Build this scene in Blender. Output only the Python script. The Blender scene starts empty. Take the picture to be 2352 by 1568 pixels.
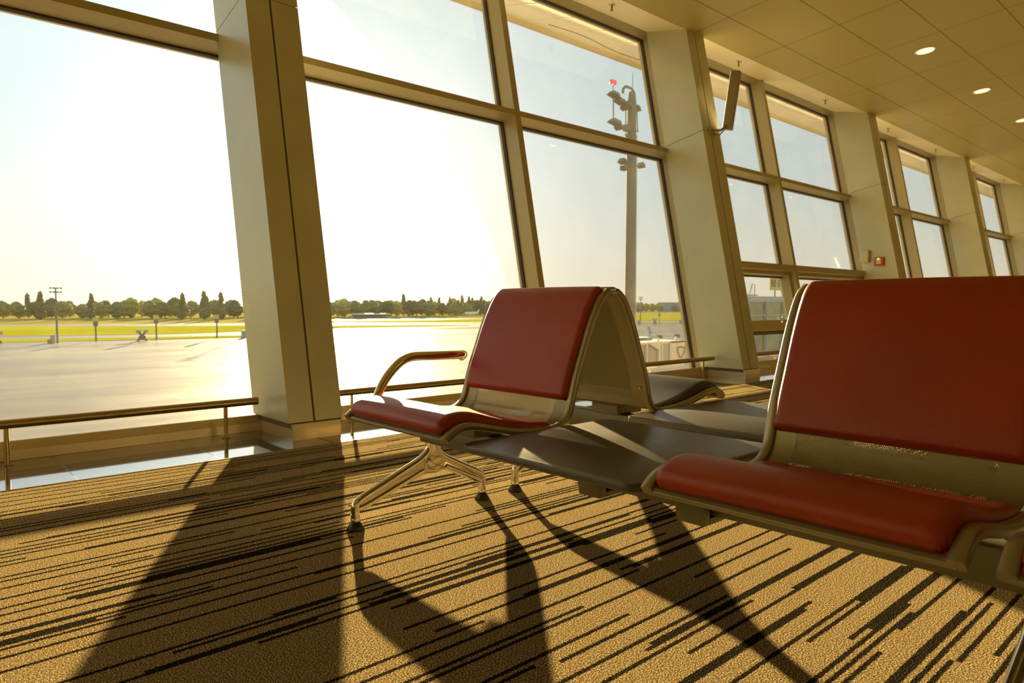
import bpy, bmesh, math, random
from mathutils import Vector, Matrix
random.seed(7)
S = bpy.context.scene
C = S.collection
R = math.radians

# ------------------------------------------------------------------ camera
f_px, yaw, pit, rol = 1598.1, R(47.9526), R(3.0324), R(0.0273)
fw = Vector((math.cos(yaw)*math.cos(pit), math.sin(yaw)*math.cos(pit), -math.sin(pit)))
rt = Vector((math.sin(yaw), -math.cos(yaw), 0)); up = rt.cross(fw)
r2 = rt*math.cos(rol)+up*math.sin(rol); u2 = -rt*math.sin(rol)+up*math.cos(rol)
cd = bpy.data.cameras.new('camera'); cam = bpy.data.objects.new('camera', cd); C.objects.link(cam)
cd.sensor_width = 36; cd.lens = 36*f_px/2352; cd.clip_end = 5000; cd.clip_start = .02
m = Matrix((r2, u2, -fw)).transposed().to_4x4(); m.translation = Vector((0, 0, .72)); cam.matrix_world = m
cd.dof.use_dof = True; cd.dof.focus_distance = 2.1; cd.dof.aperture_fstop = 7.0
S.camera = cam
S.view_settings.view_transform = 'Standard'; S.view_settings.look = 'None'
S.view_settings.gamma = 1; S.view_settings.exposure = 0.0; S.view_settings.use_curve_mapping = False

# ------------------------------------------------------------------ sun and sky
AZ, EL = R(27.7), R(8.6)
sdir = Vector((math.sin(AZ)*math.cos(EL), math.cos(AZ)*math.cos(EL), math.sin(EL)))
sl = bpy.data.lights.new('sun', 'SUN'); sl.energy = 33; sl.angle = R(.6); sl.color = (1, .74, .34)
so = bpy.data.objects.new('sun', sl); C.objects.link(so); so.rotation_euler = sdir.to_track_quat('Z', 'Y').to_euler()
W = bpy.data.worlds.new('sky'); S.world = W; W.use_nodes = True
nt = W.node_tree; nt.nodes.clear(); N = nt.nodes.new; L = nt.links.new
out = N('ShaderNodeOutputWorld'); bg = N('ShaderNodeBackground'); sky = N('ShaderNodeTexSky')
sky.sky_type = 'NISHITA'; sky.sun_disc = False; sky.sun_elevation = EL; sky.sun_rotation = AZ
sky.air_density = 1.0; sky.dust_density = 2.2; sky.ozone_density = 1.5
tc = N('ShaderNodeTexCoord'); dot = N('ShaderNodeVectorMath'); dot.operation = 'DOT_PRODUCT'; dot.inputs[1].default_value = sdir
L(tc.outputs['Generated'], dot.inputs[0])
def math_node(nt, op, a, b=None, c=None, clamp=False):
    n = nt.nodes.new('ShaderNodeMath'); n.operation = op; n.use_clamp = clamp
    for i, v in enumerate((a, b, c)):
        if v is None: continue
        if isinstance(v, (int, float)): n.inputs[i].default_value = v
        else: nt.links.new(v, n.inputs[i])
    return n.outputs[0]
# thin haze scattering sunlight forward, around the sun
d0 = math_node(nt, 'MAXIMUM', dot.outputs['Value'], 0.0)
g1 = math_node(nt, 'MULTIPLY', math_node(nt, 'POWER', d0, 34.0), 1.0)
g2 = math_node(nt, 'MULTIPLY', math_node(nt, 'POWER', d0, 7.0), .16)
gl = math_node(nt, 'ADD', g1, g2)
hz = N('ShaderNodeVectorMath'); hz.operation = 'SCALE'; hz.inputs[0].default_value = (1, .93, .80); L(gl, hz.inputs['Scale'])
sk = N('ShaderNodeVectorMath'); sk.operation = 'SCALE'; L(sky.outputs[0], sk.inputs[0]); sk.inputs['Scale'].default_value = .005
sz = N('ShaderNodeSeparateXYZ'); L(tc.outputs['Generated'], sz.inputs[0])
hf = math_node(nt, 'POWER', math_node(nt, 'SUBTRACT', 1.0, math_node(nt, 'MAXIMUM', sz.outputs[2], 0.0)), 6.0)
hm = N('ShaderNodeMix'); hm.data_type = 'RGBA'; L(hf, hm.inputs[0]); hm.inputs[6].default_value = (.54, .76, .86, 1); hm.inputs[7].default_value = (.92, .86, .66, 1)
hb = N('ShaderNodeVectorMath'); hb.operation = 'ADD'; L(hm.outputs[2], hb.inputs[1]); L(sk.outputs[0], hb.inputs[0])
ad = N('ShaderNodeVectorMath'); ad.operation = 'ADD'; L(hb.outputs[0], ad.inputs[0]); L(hz.outputs[0], ad.inputs[1])
L(ad.outputs[0], bg.inputs['Color']); bg.inputs['Strength'].default_value = 1.0; L(bg.outputs[0], out.inputs[0])

# ------------------------------------------------------------------ materials
def mat(name, col, rough=.5, metal=0, spec=.5, coat=0):
    m = bpy.data.materials.new(name); m.use_nodes = True
    b = m.node_tree.nodes['Principled BSDF']
    b.inputs['Base Color'].default_value = (*col, 1); b.inputs['Roughness'].default_value = rough
    b.inputs['Metallic'].default_value = metal; b.inputs['Specular IOR Level'].default_value = spec
    b.inputs['Coat Weight'].default_value = coat
    return m
def nodes(m): return m.node_tree, m.node_tree.nodes['Principled BSDF']
def noise(nt, scale, detail=3, vec=None, rough=.5):
    n = nt.nodes.new('ShaderNodeTexNoise'); n.inputs['Scale'].default_value = scale; n.inputs['Detail'].default_value = detail
    n.inputs['Roughness'].default_value = rough
    if vec is not None: nt.links.new(vec, n.inputs['Vector'])
    return n.outputs['Fac']
def objco(nt): return nt.nodes.new('ShaderNodeTexCoord').outputs['Object']
def bump(nt, b, h, strength, dist):
    n = nt.nodes.new('ShaderNodeBump'); n.inputs['Strength'].default_value = strength; n.inputs['Distance'].default_value = dist
    nt.links.new(h, n.inputs['Height']); nt.links.new(n.outputs[0], b.inputs['Normal'])
def ramp(nt, fac, stops):
    n = nt.nodes.new('ShaderNodeValToRGB'); e = n.color_ramp.elements
    while len(e) < len(stops): e.new(.5)
    for i, (p, c) in enumerate(stops): e[i].position = p; e[i].color = (*c, 1)
    nt.links.new(fac, n.inputs[0]); return n.outputs[0]
def mixc(nt, fac, a, b):
    n = nt.nodes.new('ShaderNodeMix'); n.data_type = 'RGBA'
    for sock, v in ((n.inputs[0], fac), (n.inputs[6], a), (n.inputs[7], b)):
        if isinstance(v, tuple): sock.default_value = (*v, 1)
        elif isinstance(v, (int, float)): sock.default_value = v
        else: nt.links.new(v, sock)
    return n.outputs[2]
def speckle(m, scale, a, b, lo=.35, hi=.65, bs=0, bd=.001):
    nt, p = nodes(m); v = objco(nt); f = noise(nt, scale, 4, v)
    nt.links.new(ramp(nt, f, [(lo, a), (hi, b)]), p.inputs['Base Color'])
    if bs: bump(nt, p, f, bs, bd)
    return m

cream = speckle(mat('cream_panel', (.6, .53, .38), .34, .25), 3, (.49, .485, .335), (.53, .525, .37))
frame = mat('frame_paint', (.40, .34, .17), .38, .15)
gasket = mat('gasket', (.05, .03, .015), .6)
dark_gap = mat('joint_shadow_gap', (.12, .09, .05), .8)
plinth_m = mat('plinth_metal', (.58, .50, .34), .3, .5)
wallp = mat('wall_paint', (.12, .10, .06), .7)  # unseen walls, painted dark to cut the bounced fill light
chrome = mat('polished_metal', (.78, .74, .62), .13, 1)
steel = mat('brushed_steel', (.42, .32, .16), .28, 1)
satin = mat('satin_silver_paint', (.28, .25, .16), .36, .6)
beam_m = mat('beam_paint', (.15, .135, .075), .42, .4)
rubber = mat('foot_metal', (.03, .026, .018), .35, .3)
table_m = mat('table_laminate', (.035, .027, .018), .33, 0, .6)
nt, p = nodes(table_m); v = objco(nt); nf = noise(nt, 9, 6, v, .7)
rr = nt.nodes.new('ShaderNodeMapRange'); nt.links.new(nf, rr.inputs[0]); rr.inputs[3].default_value = .30; rr.inputs[4].default_value = .44
nt.links.new(rr.outputs[0], p.inputs['Roughness'])
def leather(name, a, b, rough):
    m = mat(name, a, rough, 0, .45); nt, p = nodes(m); v = objco(nt)
    nt.links.new(ramp(nt, noise(nt, 6, 3, v), [(.3, a), (.7, b)]), p.inputs['Base Color'])
    vo = nt.nodes.new('ShaderNodeTexVoronoi'); vo.inputs['Scale'].default_value = 700; nt.links.new(v, vo.inputs['Vector'])
    bump(nt, p, vo.outputs['Distance'], .35, .0006); return m
red = leather('red_leather', (.25, .023, .001), (.30, .030, .002), .42)
black = leather('black_leather', (.03, .022, .014), (.045, .033, .02), .34)

def perforated(name, col):
    """painted sheet metal with a hexagonal field of round holes; UV in metres, hole field marked by a second UV (0..1 inside)"""
    m = mat(name, col, .38, .6); nt, p = nodes(m)
    uv = nt.nodes.new('ShaderNodeUVMap'); uv.uv_map = 'metres'; sx = nt.nodes.new('ShaderNodeSeparateXYZ'); nt.links.new(uv.outputs[0], sx.inputs[0])
    P = .0046; H = P*.866
    v_ = math_node(nt, 'DIVIDE', sx.outputs[1], H); row = math_node(nt, 'FLOOR', v_); fv = math_node(nt, 'SUBTRACT', math_node(nt, 'FRACT', v_), .5)
    sh = math_node(nt, 'MULTIPLY', math_node(nt, 'MODULO', math_node(nt, 'ABSOLUTE', row), 2.0), .5)
    u_ = math_node(nt, 'ADD', math_node(nt, 'DIVIDE', sx.outputs[0], P), sh); fu = math_node(nt, 'SUBTRACT', math_node(nt, 'FRACT', u_), .5)
    dy = math_node(nt, 'MULTIPLY', fv, .866)
    d2 = math_node(nt, 'ADD', math_node(nt, 'MULTIPLY', fu, fu), math_node(nt, 'MULTIPLY', dy, dy))
    hole = math_node(nt, 'LESS_THAN', d2, .32**2)
    f2 = nt.nodes.new('ShaderNodeUVMap'); f2.uv_map = 'field'; s2 = nt.nodes.new('ShaderNodeSeparateXYZ'); nt.links.new(f2.outputs[0], s2.inputs[0])
    ok = math_node(nt, 'MULTIPLY', math_node(nt, 'MULTIPLY', math_node(nt, 'GREATER_THAN', s2.outputs[0], 0), math_node(nt, 'LESS_THAN', s2.outputs[0], 1)),
                   math_node(nt, 'MULTIPLY', math_node(nt, 'GREATER_THAN', s2.outputs[1], 0), math_node(nt, 'LESS_THAN', s2.outputs[1], 1)))
    al = math_node(nt, 'SUBTRACT', 1.0, math_node(nt, 'MULTIPLY', hole, ok))
    nt.links.new(al, p.inputs['Alpha']); return m
perf = perforated('perforated_metal', (.25, .22, .13))

# carpet: sandy brown loop pile with dark dashes running along the windows
carpet = mat('carpet', (.2, .12, .05), 1.0, 0, .0); nt, p = nodes(carpet); v = objco(nt)
sx = nt.nodes.new('ShaderNodeSeparateXYZ'); nt.links.new(v, sx.inputs[0])
fine = noise(nt, 310, 3, v, .85); jag = noise(nt, 230, 2, v)
yj = math_node(nt, 'ADD', sx.outputs[1], math_node(nt, 'MULTIPLY', math_node(nt, 'SUBTRACT', jag, .5), .011))
rowv = math_node(nt, 'FLOOR', math_node(nt, 'DIVIDE', yj, .0110))
cmb = nt.nodes.new('ShaderNodeCombineXYZ'); nt.links.new(rowv, cmb.inputs[0])
wn = nt.nodes.new('ShaderNodeTexWhiteNoise'); wn.noise_dimensions = '2D'; nt.links.new(cmb.outputs[0], wn.inputs['Vector'])
xo = math_node(nt, 'ADD', sx.outputs[0], math_node(nt, 'MULTIPLY', wn.outputs['Value'], 7.0))
seg = math_node(nt, 'FLOOR', math_node(nt, 'DIVIDE', xo, .98))
cm2 = nt.nodes.new('ShaderNodeCombineXYZ'); nt.links.new(rowv, cm2.inputs[0]); nt.links.new(seg, cm2.inputs[1])
wn2 = nt.nodes.new('ShaderNodeTexWhiteNoise'); wn2.noise_dimensions = '2D'; nt.links.new(cm2.outputs[0], wn2.inputs['Vector'])
dark = math_node(nt, 'GREATER_THAN', wn2.outputs['Value'], .765)
tile = math_node(nt, 'LESS_THAN', math_node(nt, 'ABSOLUTE', math_node(nt, 'SUBTRACT', math_node(nt, 'FRACT', math_node(nt, 'DIVIDE', math_node(nt, 'ADD', sx.outputs[0], math_node(nt, 'MULTIPLY', math_node(nt, 'FLOOR', math_node(nt, 'DIVIDE', sx.outputs[1], .5)), .25)), .5)), .5)), .003)
sandy = ramp(nt, fine, [(.36, (.005, .004, .002)), (.46, (.085, .054, .023)), (.545, (.38, .265, .125)), (.62, (1.0, .86, .48))])  # brightest specks put the pile's sun sparkle into the colour
darkc = ramp(nt, fine, [(.46, (.005, .004, .003)), (.58, (.035, .028, .018)), (.68, (.30, .25, .16))])
nt.links.new(mixc(nt, dark, sandy, darkc), p.inputs['Base Color'])
hgt = math_node(nt, 'SUBTRACT', fine, math_node(nt, 'MULTIPLY', dark, .35))
bump(nt, p, hgt, 1.0, .005)

tile_m = mat('floor_tile', (.06, .06, .055), .08, 0, 1.0, .7); nt, p = nodes(tile_m); v = objco(nt)
sx = nt.nodes.new('ShaderNodeSeparateXYZ'); nt.links.new(v, sx.inputs[0])
def seamline(nt, val, period, off, w):
    fr = math_node(nt, 'FRACT', math_node(nt, 'ADD', math_node(nt, 'DIVIDE', math_node(nt, 'SUBTRACT', val, off), period), .5))
    return math_node(nt, 'LESS_THAN', math_node(nt, 'ABSOLUTE', math_node(nt, 'SUBTRACT', fr, .5)), w/period)
sm = math_node(nt, 'MAXIMUM', seamline(nt, sx.outputs[0], .576, .570, .0025), seamline(nt, sx.outputs[1], 5, 3.602, .0025))
nt.links.new(mixc(nt, sm, ramp(nt, noise(nt, 14, 5, v), [(.3, (.05, .048, .042)), (.7, (.10, .096, .085))]), (.01, .01, .01)), p.inputs['Base Color'])
nt.links.new(math_node(nt, 'ADD', math_node(nt, 'MULTIPLY', sm, .5), .06), p.inputs['Roughness'])

ceil_m = mat('ceiling_metal', (.60, .50, .30), .36, .2); nt, p = nodes(ceil_m); v = objco(nt)
sx = nt.nodes.new('ShaderNodeSeparateXYZ'); nt.links.new(v, sx.inputs[0])
s1 = seamline(nt, sx.outputs[0], 1.155, 6.36, .006); s2_ = seamline(nt, sx.outputs[1], .595, 3.826, .006)
sm = math_node(nt, 'MAXIMUM', s1, s2_)
nt.links.new(mixc(nt, sm, (.51, .455, .21), (.22, .18, .08)), p.inputs['Base Color'])
soffit_m = mat('soffit_paint', (.84, .76, .52), .35, .05)

conc = mat('apron_concrete', (.3, .26, .22), .42, 0, .07); nt, p = nodes(conc); v = objco(nt)
mp = nt.nodes.new('ShaderNodeMapping'); mp.inputs['Scale'].default_value = (.035, .11, 1); nt.links.new(v, mp.inputs['Vector'])
a = noise(nt, 1.0, 6, mp.outputs[0], .6)
sx = nt.nodes.new('ShaderNodeSeparateXYZ'); nt.links.new(v, sx.inputs[0])
sm = math_node(nt, 'MAXIMUM', seamline(nt, sx.outputs[0], 7.5, 3, .05), seamline(nt, sx.outputs[1], 7.5, 1, .05))
cc = ramp(nt, a, [(.28, (.085, .062, .045)), (.45, (.14, .105, .075)), (.60, (.19, .16, .125)), (.75, (.24, .21, .175))])
nt.links.new(mixc(nt, math_node(nt, 'MULTIPLY', sm, .5), cc, (.10, .085, .07)), p.inputs['Base Color'])
rr = nt.nodes.new('ShaderNodeMapRange'); nt.links.new(a, rr.inputs[0]); rr.inputs[1].default_value = .3; rr.inputs[2].default_value = .7; rr.inputs[3].default_value = .30; rr.inputs[4].default_value = .44
nt.links.new(rr.outputs[0], p.inputs['Roughness'])
bump(nt, p, noise(nt, .9, 4, v), .12, .05)
asph = mat('taxiway', (.34, .27, .2), .45)
def grassm(name, a, b, c):
    m = mat(name, a, 1.0, 0, 0); nt, p = nodes(m); v = objco(nt)
    mp = nt.nodes.new('ShaderNodeMapping'); mp.inputs['Scale'].default_value = (.02, .12, 1); nt.links.new(v, mp.inputs['Vector'])
    nt.links.new(ramp(nt, noise(nt, 1, 5, mp.outputs[0]), [(.3, a), (.5, b), (.72, c)]), p.inputs['Base Color'])
    return m
grass = grassm('grass', (.24, .24, .012), (.32, .29, .014), (.36, .31, .03))
field = grassm('dry_field', (.20, .18, .03), (.31, .25, .06), (.38, .28, .08))

def foliage(name, a, b):
    m = bpy.data.materials.new(name); m.use_nodes = True; nt = m.node_tree; p = nt.nodes['Principled BSDF']; o = nt.nodes['Material Output']
    v = objco(nt); c_ = ramp(nt, noise(nt, .9, 4, v), [(.35, a), (.68, b)])
    p.inputs['Roughness'].default_value = .8; nt.links.new(c_, p.inputs['Base Color'])
    tl = nt.nodes.new('ShaderNodeBsdfTranslucent'); nt.links.new(c_, tl.inputs[0])
    mx = nt.nodes.new('ShaderNodeMixShader'); mx.inputs[0].default_value = .45
    nt.links.new(p.outputs[0], mx.inputs[1]); nt.links.new(tl.outputs[0], mx.inputs[2]); nt.links.new(mx.outputs[0], o.inputs[0]); return m
fol = [foliage('foliage_olive', (.26, .25, .08), (.46, .42, .16)), foliage('foliage_light', (.38, .36, .09), (.60, .54, .18)), foliage('foliage_dark', (.18, .17, .06), (.34, .30, .12))]  # leaf colours lightened to stand in for haze and glare
bark = mat('bark', (.12, .08, .05), .9)
mastm = mat('mast_galvanised', (.20, .18, .14), .85, 0, .2)
white_m = mat('white_paint', (.75, .72, .66), .5)
creamout = mat('ivory_paint', (.66, .63, .52), .6)
greyout = mat('grey_panel', (.33, .36, .34), .6)
blueg = mat('blue_grey_panel', (.30, .38, .42), .45)
bluep = mat('blue_paint', (.12, .26, .5), .4)
yellow = mat('sign_yellow', (.62, .50, .08), .5)
letter = mat('sign_letter', (.06, .06, .05), .6)
redb = bpy.data.materials.new('beacon_red'); redb.use_nodes = True
redb.node_tree.nodes['Principled BSDF'].inputs['Base Color'].default_value = (.8, .06, .08, 1)
redb.node_tree.nodes['Principled BSDF'].inputs['Emission Color'].default_value = (1, .1, .15, 1)
redb.node_tree.nodes['Principled BSDF'].inputs['Emission Strength'].default_value = .6
alarm_m = mat('alarm_red', (.62, .07, .01), .4)
canopy_m = mat('canopy_underside', (.95, .90, .70), .5)
fascia_m = mat('canopy_fascia', (.5, .42, .26), .5)
def emis(name, col, s):
    m = bpy.data.materials.new(name); m.use_nodes = True; p = m.node_tree.nodes['Principled BSDF']
    p.inputs['Base Color'].default_value = (.8, .7, .4, 1); p.inputs['Emission Color'].default_value = (*col, 1); p.inputs['Emission Strength'].default_value = s; return m
lampm = emis('lamp_glow', (1, .72, .26), 3.0)
ledm = emis('green_led', (.1, 1, .05), 1.6)

glass = bpy.data.materials.new('window_glass'); glass.use_nodes = True; nt = glass.node_tree; nt.nodes.clear()
o = nt.nodes.new('ShaderNodeOutputMaterial'); tr = nt.nodes.new('ShaderNodeBsdfTransparent'); tr.inputs[0].default_value = (.985, .99, .985, 1)
gs = nt.nodes.new('ShaderNodeBsdfGlossy'); gs.inputs['Roughness'].default_value = .02; fr = nt.nodes.new('ShaderNodeFresnel'); fr.inputs['IOR'].default_value = 1.45
mx = nt.nodes.new('ShaderNodeMixShader'); fm = math_node(nt, 'MULTIPLY', fr.outputs[0], .38); nt.links.new(fm, mx.inputs[0]); nt.links.new(tr.outputs[0], mx.inputs[1]); nt.links.new(gs.outputs[0], mx.inputs[2])
# dust on the glass
df = nt.nodes.new('ShaderNodeBsdfTranslucent'); df.inputs[0].default_value = (.9, .85, .75, 1)
v = objco(nt); dn = noise(nt, 2.5, 8, v, .75); dm = nt.nodes.new('ShaderNodeMapRange'); nt.links.new(dn, dm.inputs[0]); dm.inputs[1].default_value = .45; dm.inputs[2].default_value = .9; dm.inputs[3].default_value = .004; dm.inputs[4].default_value = .012
m2 = nt.nodes.new('ShaderNodeMixShader'); nt.links.new(dm.outputs[0], m2.inputs[0]); nt.links.new(mx.outputs[0], m2.inputs[1]); nt.links.new(df.outputs[0], m2.inputs[2]); nt.links.new(m2.outputs[0], o.inputs[0])

# ------------------------------------------------------------------ builders
def obj(name, bm, m, parent=None, smooth=False, recalc=True):
    if recalc: bmesh.ops.recalc_face_normals(bm, faces=bm.faces)
    me = bpy.data.meshes.new(name); bm.to_mesh(me); bm.free()
    for mm in (m if isinstance(m, (list, tuple)) else [m]): me.materials.append(mm)
    if smooth:
        for p_ in me.polygons: p_.use_smooth = True
        if smooth != 'all': me.set_sharp_from_angle(angle=R(smooth if smooth is not True else 40))
    o = bpy.data.objects.new(name, me); C.objects.link(o)
    if parent is not None:
        o.parent = parent
        top = parent
        while top.parent: top = top.parent
        if parent.parent is None and parent.type == 'EMPTY': o.matrix_parent_inverse = Matrix.Translation(-Vector(parent.location))
    return o
def tag(o, label=None, cat=None, group=None, kind=None):
    if label: o['label'] = label
    if cat: o['category'] = cat
    if group: o['group'] = group
    if kind: o['kind'] = kind
    return o
def empty(name, loc, label, cat, group=None, kind=None):
    o = bpy.data.objects.new(name, None); C.objects.link(o); o.location = loc; o.empty_display_size = .1
    return tag(o, label, cat, group, kind)
def hexa(bm, v8):
    vs = [bm.verts.new(v) for v in v8]
    for q in ((0, 1, 2, 3), (7, 6, 5, 4), (0, 4, 5, 1), (1, 5, 6, 2), (2, 6, 7, 3), (3, 7, 4, 0)): bm.faces.new([vs[i] for i in q])
    return vs
def box(bm, x0, x1, y0, y1, z0, z1):
    return hexa(bm, [(x0, y0, z0), (x1, y0, z0), (x1, y1, z0), (x0, y1, z0), (x0, y0, z1), (x1, y0, z1), (x1, y1, z1), (x0, y1, z1)])
def boxes(*bs):
    bm = bmesh.new()
    for b in bs: box(bm, *b)
    return bm
def bev(bm, w, seg=2):
    bmesh.ops.recalc_face_normals(bm, faces=bm.faces)
    bmesh.ops.bevel(bm, geom=bm.edges[:], offset=w, segments=seg, profile=.5, affect='EDGES'); return bm
def prism(bm, pts, axis, a0, a1):
    """extrude 2D polygon pts along axis ('x': pts are (y,z); 'y': (x,z); 'z': (x,y))"""
    def P(p, a): return {'x': (a, p[0], p[1]), 'y': (p[0], a, p[1]), 'z': (p[0], p[1], a)}[axis]
    v0 = [bm.verts.new(P(p, a0)) for p in pts]; v1 = [bm.verts.new(P(p, a1)) for p in pts]
    n = len(pts); bm.faces.new(v0); bm.faces.new(v1[::-1])
    for i in range(n): bm.faces.new((v0[i], v0[(i+1) % n], v1[(i+1) % n], v1[i]))
def tube(bm, pts, r, n=12, cap=True, flat=1.0, side=None):
    """round (or oval) bar through pts; r single or per point"""
    pts = [Vector(p) for p in pts]; rs = r if isinstance(r, (list, tuple)) else [r]*len(pts); rings = []; pu = None
    for i, p in enumerate(pts):
        t = (pts[min(i+1, len(pts)-1)]-pts[max(i-1, 0)]).normalized()
        if side is not None: u = Vector(side); u = (u-t*u.dot(t)).normalized()
        elif pu is None:
            u = t.orthogonal().normalized()
        else: u = (pu-t*pu.dot(t)).normalized()
        pu = u; w = t.cross(u)
        rings.append([bm.verts.new(p+(u*math.cos(2*math.pi*k/n)*flat+w*math.sin(2*math.pi*k/n))*rs[i]) for k in range(n)])
    for a, b in zip(rings, rings[1:]):
        for k in range(n): bm.faces.new((a[k], a[(k+1) % n], b[(k+1) % n], b[k]))
    if cap: bm.faces.new(rings[0][::-1]); bm.faces.new(rings[-1])
    return rings
def smoothpath(pts, n=8):
    """Catmull-Rom through pts"""
    P = [Vector(p) for p in pts]; P = [P[0]*2-P[1]]+P+[P[-1]*2-P[-2]]; out = []
    for i in range(1, len(P)-2):
        for k in range(n):
            t = k/n; a, b, c, d = P[i-1:i+3]
            out.append(.5*((2*b)+(c-a)*t+(2*a-5*b+4*c-d)*t*t+(3*b-a-3*c+d)*t**3))
    out.append(P[-2]); return out
def fillet(pts, r, n=5):
    """round the corners of a polyline"""
    P = [Vector(p) for p in pts]; out = [P[0]]
    for i in range(1, len(P)-1):
        a = (P[i-1]-P[i]); b = (P[i+1]-P[i]); q = min(r, a.length*.45, b.length*.45)
        A = P[i]+a.normalized()*q; B = P[i]+b.normalized()*q
        for k in range(n+1):
            t = k/n; out.append(A*(1-t)**2+P[i]*2*t*(1-t)+B*t*t)
    out.append(P[-1]); return out
def lathe(bm, prof, cx_, cy_, n=24):
    rings = [[bm.verts.new((cx_+r*math.cos(2*math.pi*k/n), cy_+r*math.sin(2*math.pi*k/n), z)) for k in range(n)] for r, z in prof]
    for a, b in zip(rings, rings[1:]):
        for k in range(n): bm.faces.new((a[k], a[(k+1) % n], b[(k+1) % n], b[k]))
    bm.faces.new(rings[0][::-1]); bm.faces.new(rings[-1])

# ------------------------------------------------------------------ the tilted window wall
TL = .2043; th = math.atan(TL); SN, CS = math.sin(th), math.cos(th)
G = 4.106; ND = .1646
def tp(x, s, n): return (x, G+s*SN-n*CS, s*CS+n*SN)
def tbox(bm, x0, x1, s0, s1, n0, n1):
    return hexa(bm, [tp(x0, s0, n0), tp(x1, s0, n0), tp(x1, s0, n1), tp(x0, s0, n1), tp(x0, s1, n0), tp(x1, s1, n0), tp(x1, s1, n1), tp(x0, s1, n1)])
def sbox(bm, x0, x1, cf, cb, b0, t1):
    """leaning box: front offset cf, back offset cb, ends level (number) or square to the lean (('s', value))"""
    def pt(c, e):
        if isinstance(e, tuple):
            n = (G-c)*CS; return (G+e[1]*SN-n*CS, e[1]*CS+n*SN)
        return (c+TL*e, e)
    a, b, c_, d = pt(cf, b0), pt(cb, b0), pt(cb, t1), pt(cf, t1)
    return hexa(bm, [(x0, *a), (x1, *a), (x1, *b), (x0, *b), (x0, *d), (x1, *d), (x1, *c_), (x0, *c_)])
SP, PX0, PW = 4.62, 1.572, .315
K0, K1 = -3, 8
TOP = 3.69

fl = tag(obj('floor', boxes((-13, 42, -9, 3.283, -.3, 0)), carpet), 'sandy brown carpet with dark dashes along the room', 'carpet', kind='structure')
tag(obj('floor', boxes((-13, 42, 3.283, 4.35, -.3, -.001)), tile_m), 'strip of glossy dark tiles between carpet and windows', 'tiles', kind='structure')
tag(obj('trim', boxes((-13, 42, 3.279, 3.286, -.01, .002)), steel), 'thin metal edge between carpet and tiles', 'trim', kind='structure').name = 'trim_1'
bm = bmesh.new(); prism(bm, [(4.23, 3.54), (-9, 3.54+1.323), (-9, 5.1), (4.9, 4.2), (4.9, 4.0), (4.23, 3.60)], 'x', -13, 42)
ce = tag(obj('ceiling', bm, ceil_m), 'cream metal panel ceiling with thin joints', 'ceiling', kind='structure')
bm = bmesh.new(); prism(bm, [(4.228, 3.538), (4.95, 3.70), (4.95, 3.78), (4.228, 3.60)], 'x', -13, 42)
so_ = tag(obj('trim_2', bm, soffit_m), 'smooth cream soffit strip above the windows', 'soffit', kind='structure')
tag(obj('wall_back', boxes((-13, 42, -9.2, -9, -.3, 5.3)), wallp), 'plain dark unseen wall at the back of the hall', 'wall', kind='structure')
tag(obj('wall_left', boxes((-13.2, -13, -9.2, 5.4, -.3, 5.3)), wallp), 'plain dark unseen wall at the left end of the hall', 'wall', kind='structure')
tag(obj('wall_right', boxes((42, 42.2, -9.2, 5.4, -.3, 5.3)), wallp), 'plain dark unseen wall at the far right end of the hall', 'wall', kind='structure')

pillar_names = {0: 'pillar nearest to the camera, beside the sun', 1: 'pillar carrying the column speaker', 2: 'pillar carrying the red alarm call point', 3: 'pillar beyond the one with the red call point', 4: 'pillar at the right edge of the photo'}
for k in range(K0, K1+1):
    x0 = PX0+SP*k; x1 = x0+PW; cf, cb = 3.488, 3.965; sj = 2.405; xm = x0+.145
    lab = 'leaning cream clad '+pillar_names.get(k, 'pillar far along the window wall' if k > 0 else 'pillar on the left, outside the view')
    e = empty('pillar', (x0+PW/2, 3.7, 0), lab, 'pillar', kind='structure')
    g = .0025
    for (a, b) in ((x0, xm-.006), (xm+.006, x1)):
        bm = bmesh.new(); sbox(bm, a, b, cf, cb, .09, ('s', sj-g)); obj('cladding_panel', bm, cream, e)
        bm = bmesh.new(); sbox(bm, a, b, cf, cb, ('s', sj+g), 3.66); obj('cladding_panel', bm, cream, e)
    bm = bmesh.new(); sbox(bm, x0+.008, x1-.008, cf+.008, cb-.004, .06, 3.65); obj('core', bm, dark_gap, e)
    bm = bmesh.new(); box(bm, x0+.012, x1-.025, 3.484, 3.925, -.001, .085); obj('plinth', bm, plinth_m, e)

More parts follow.
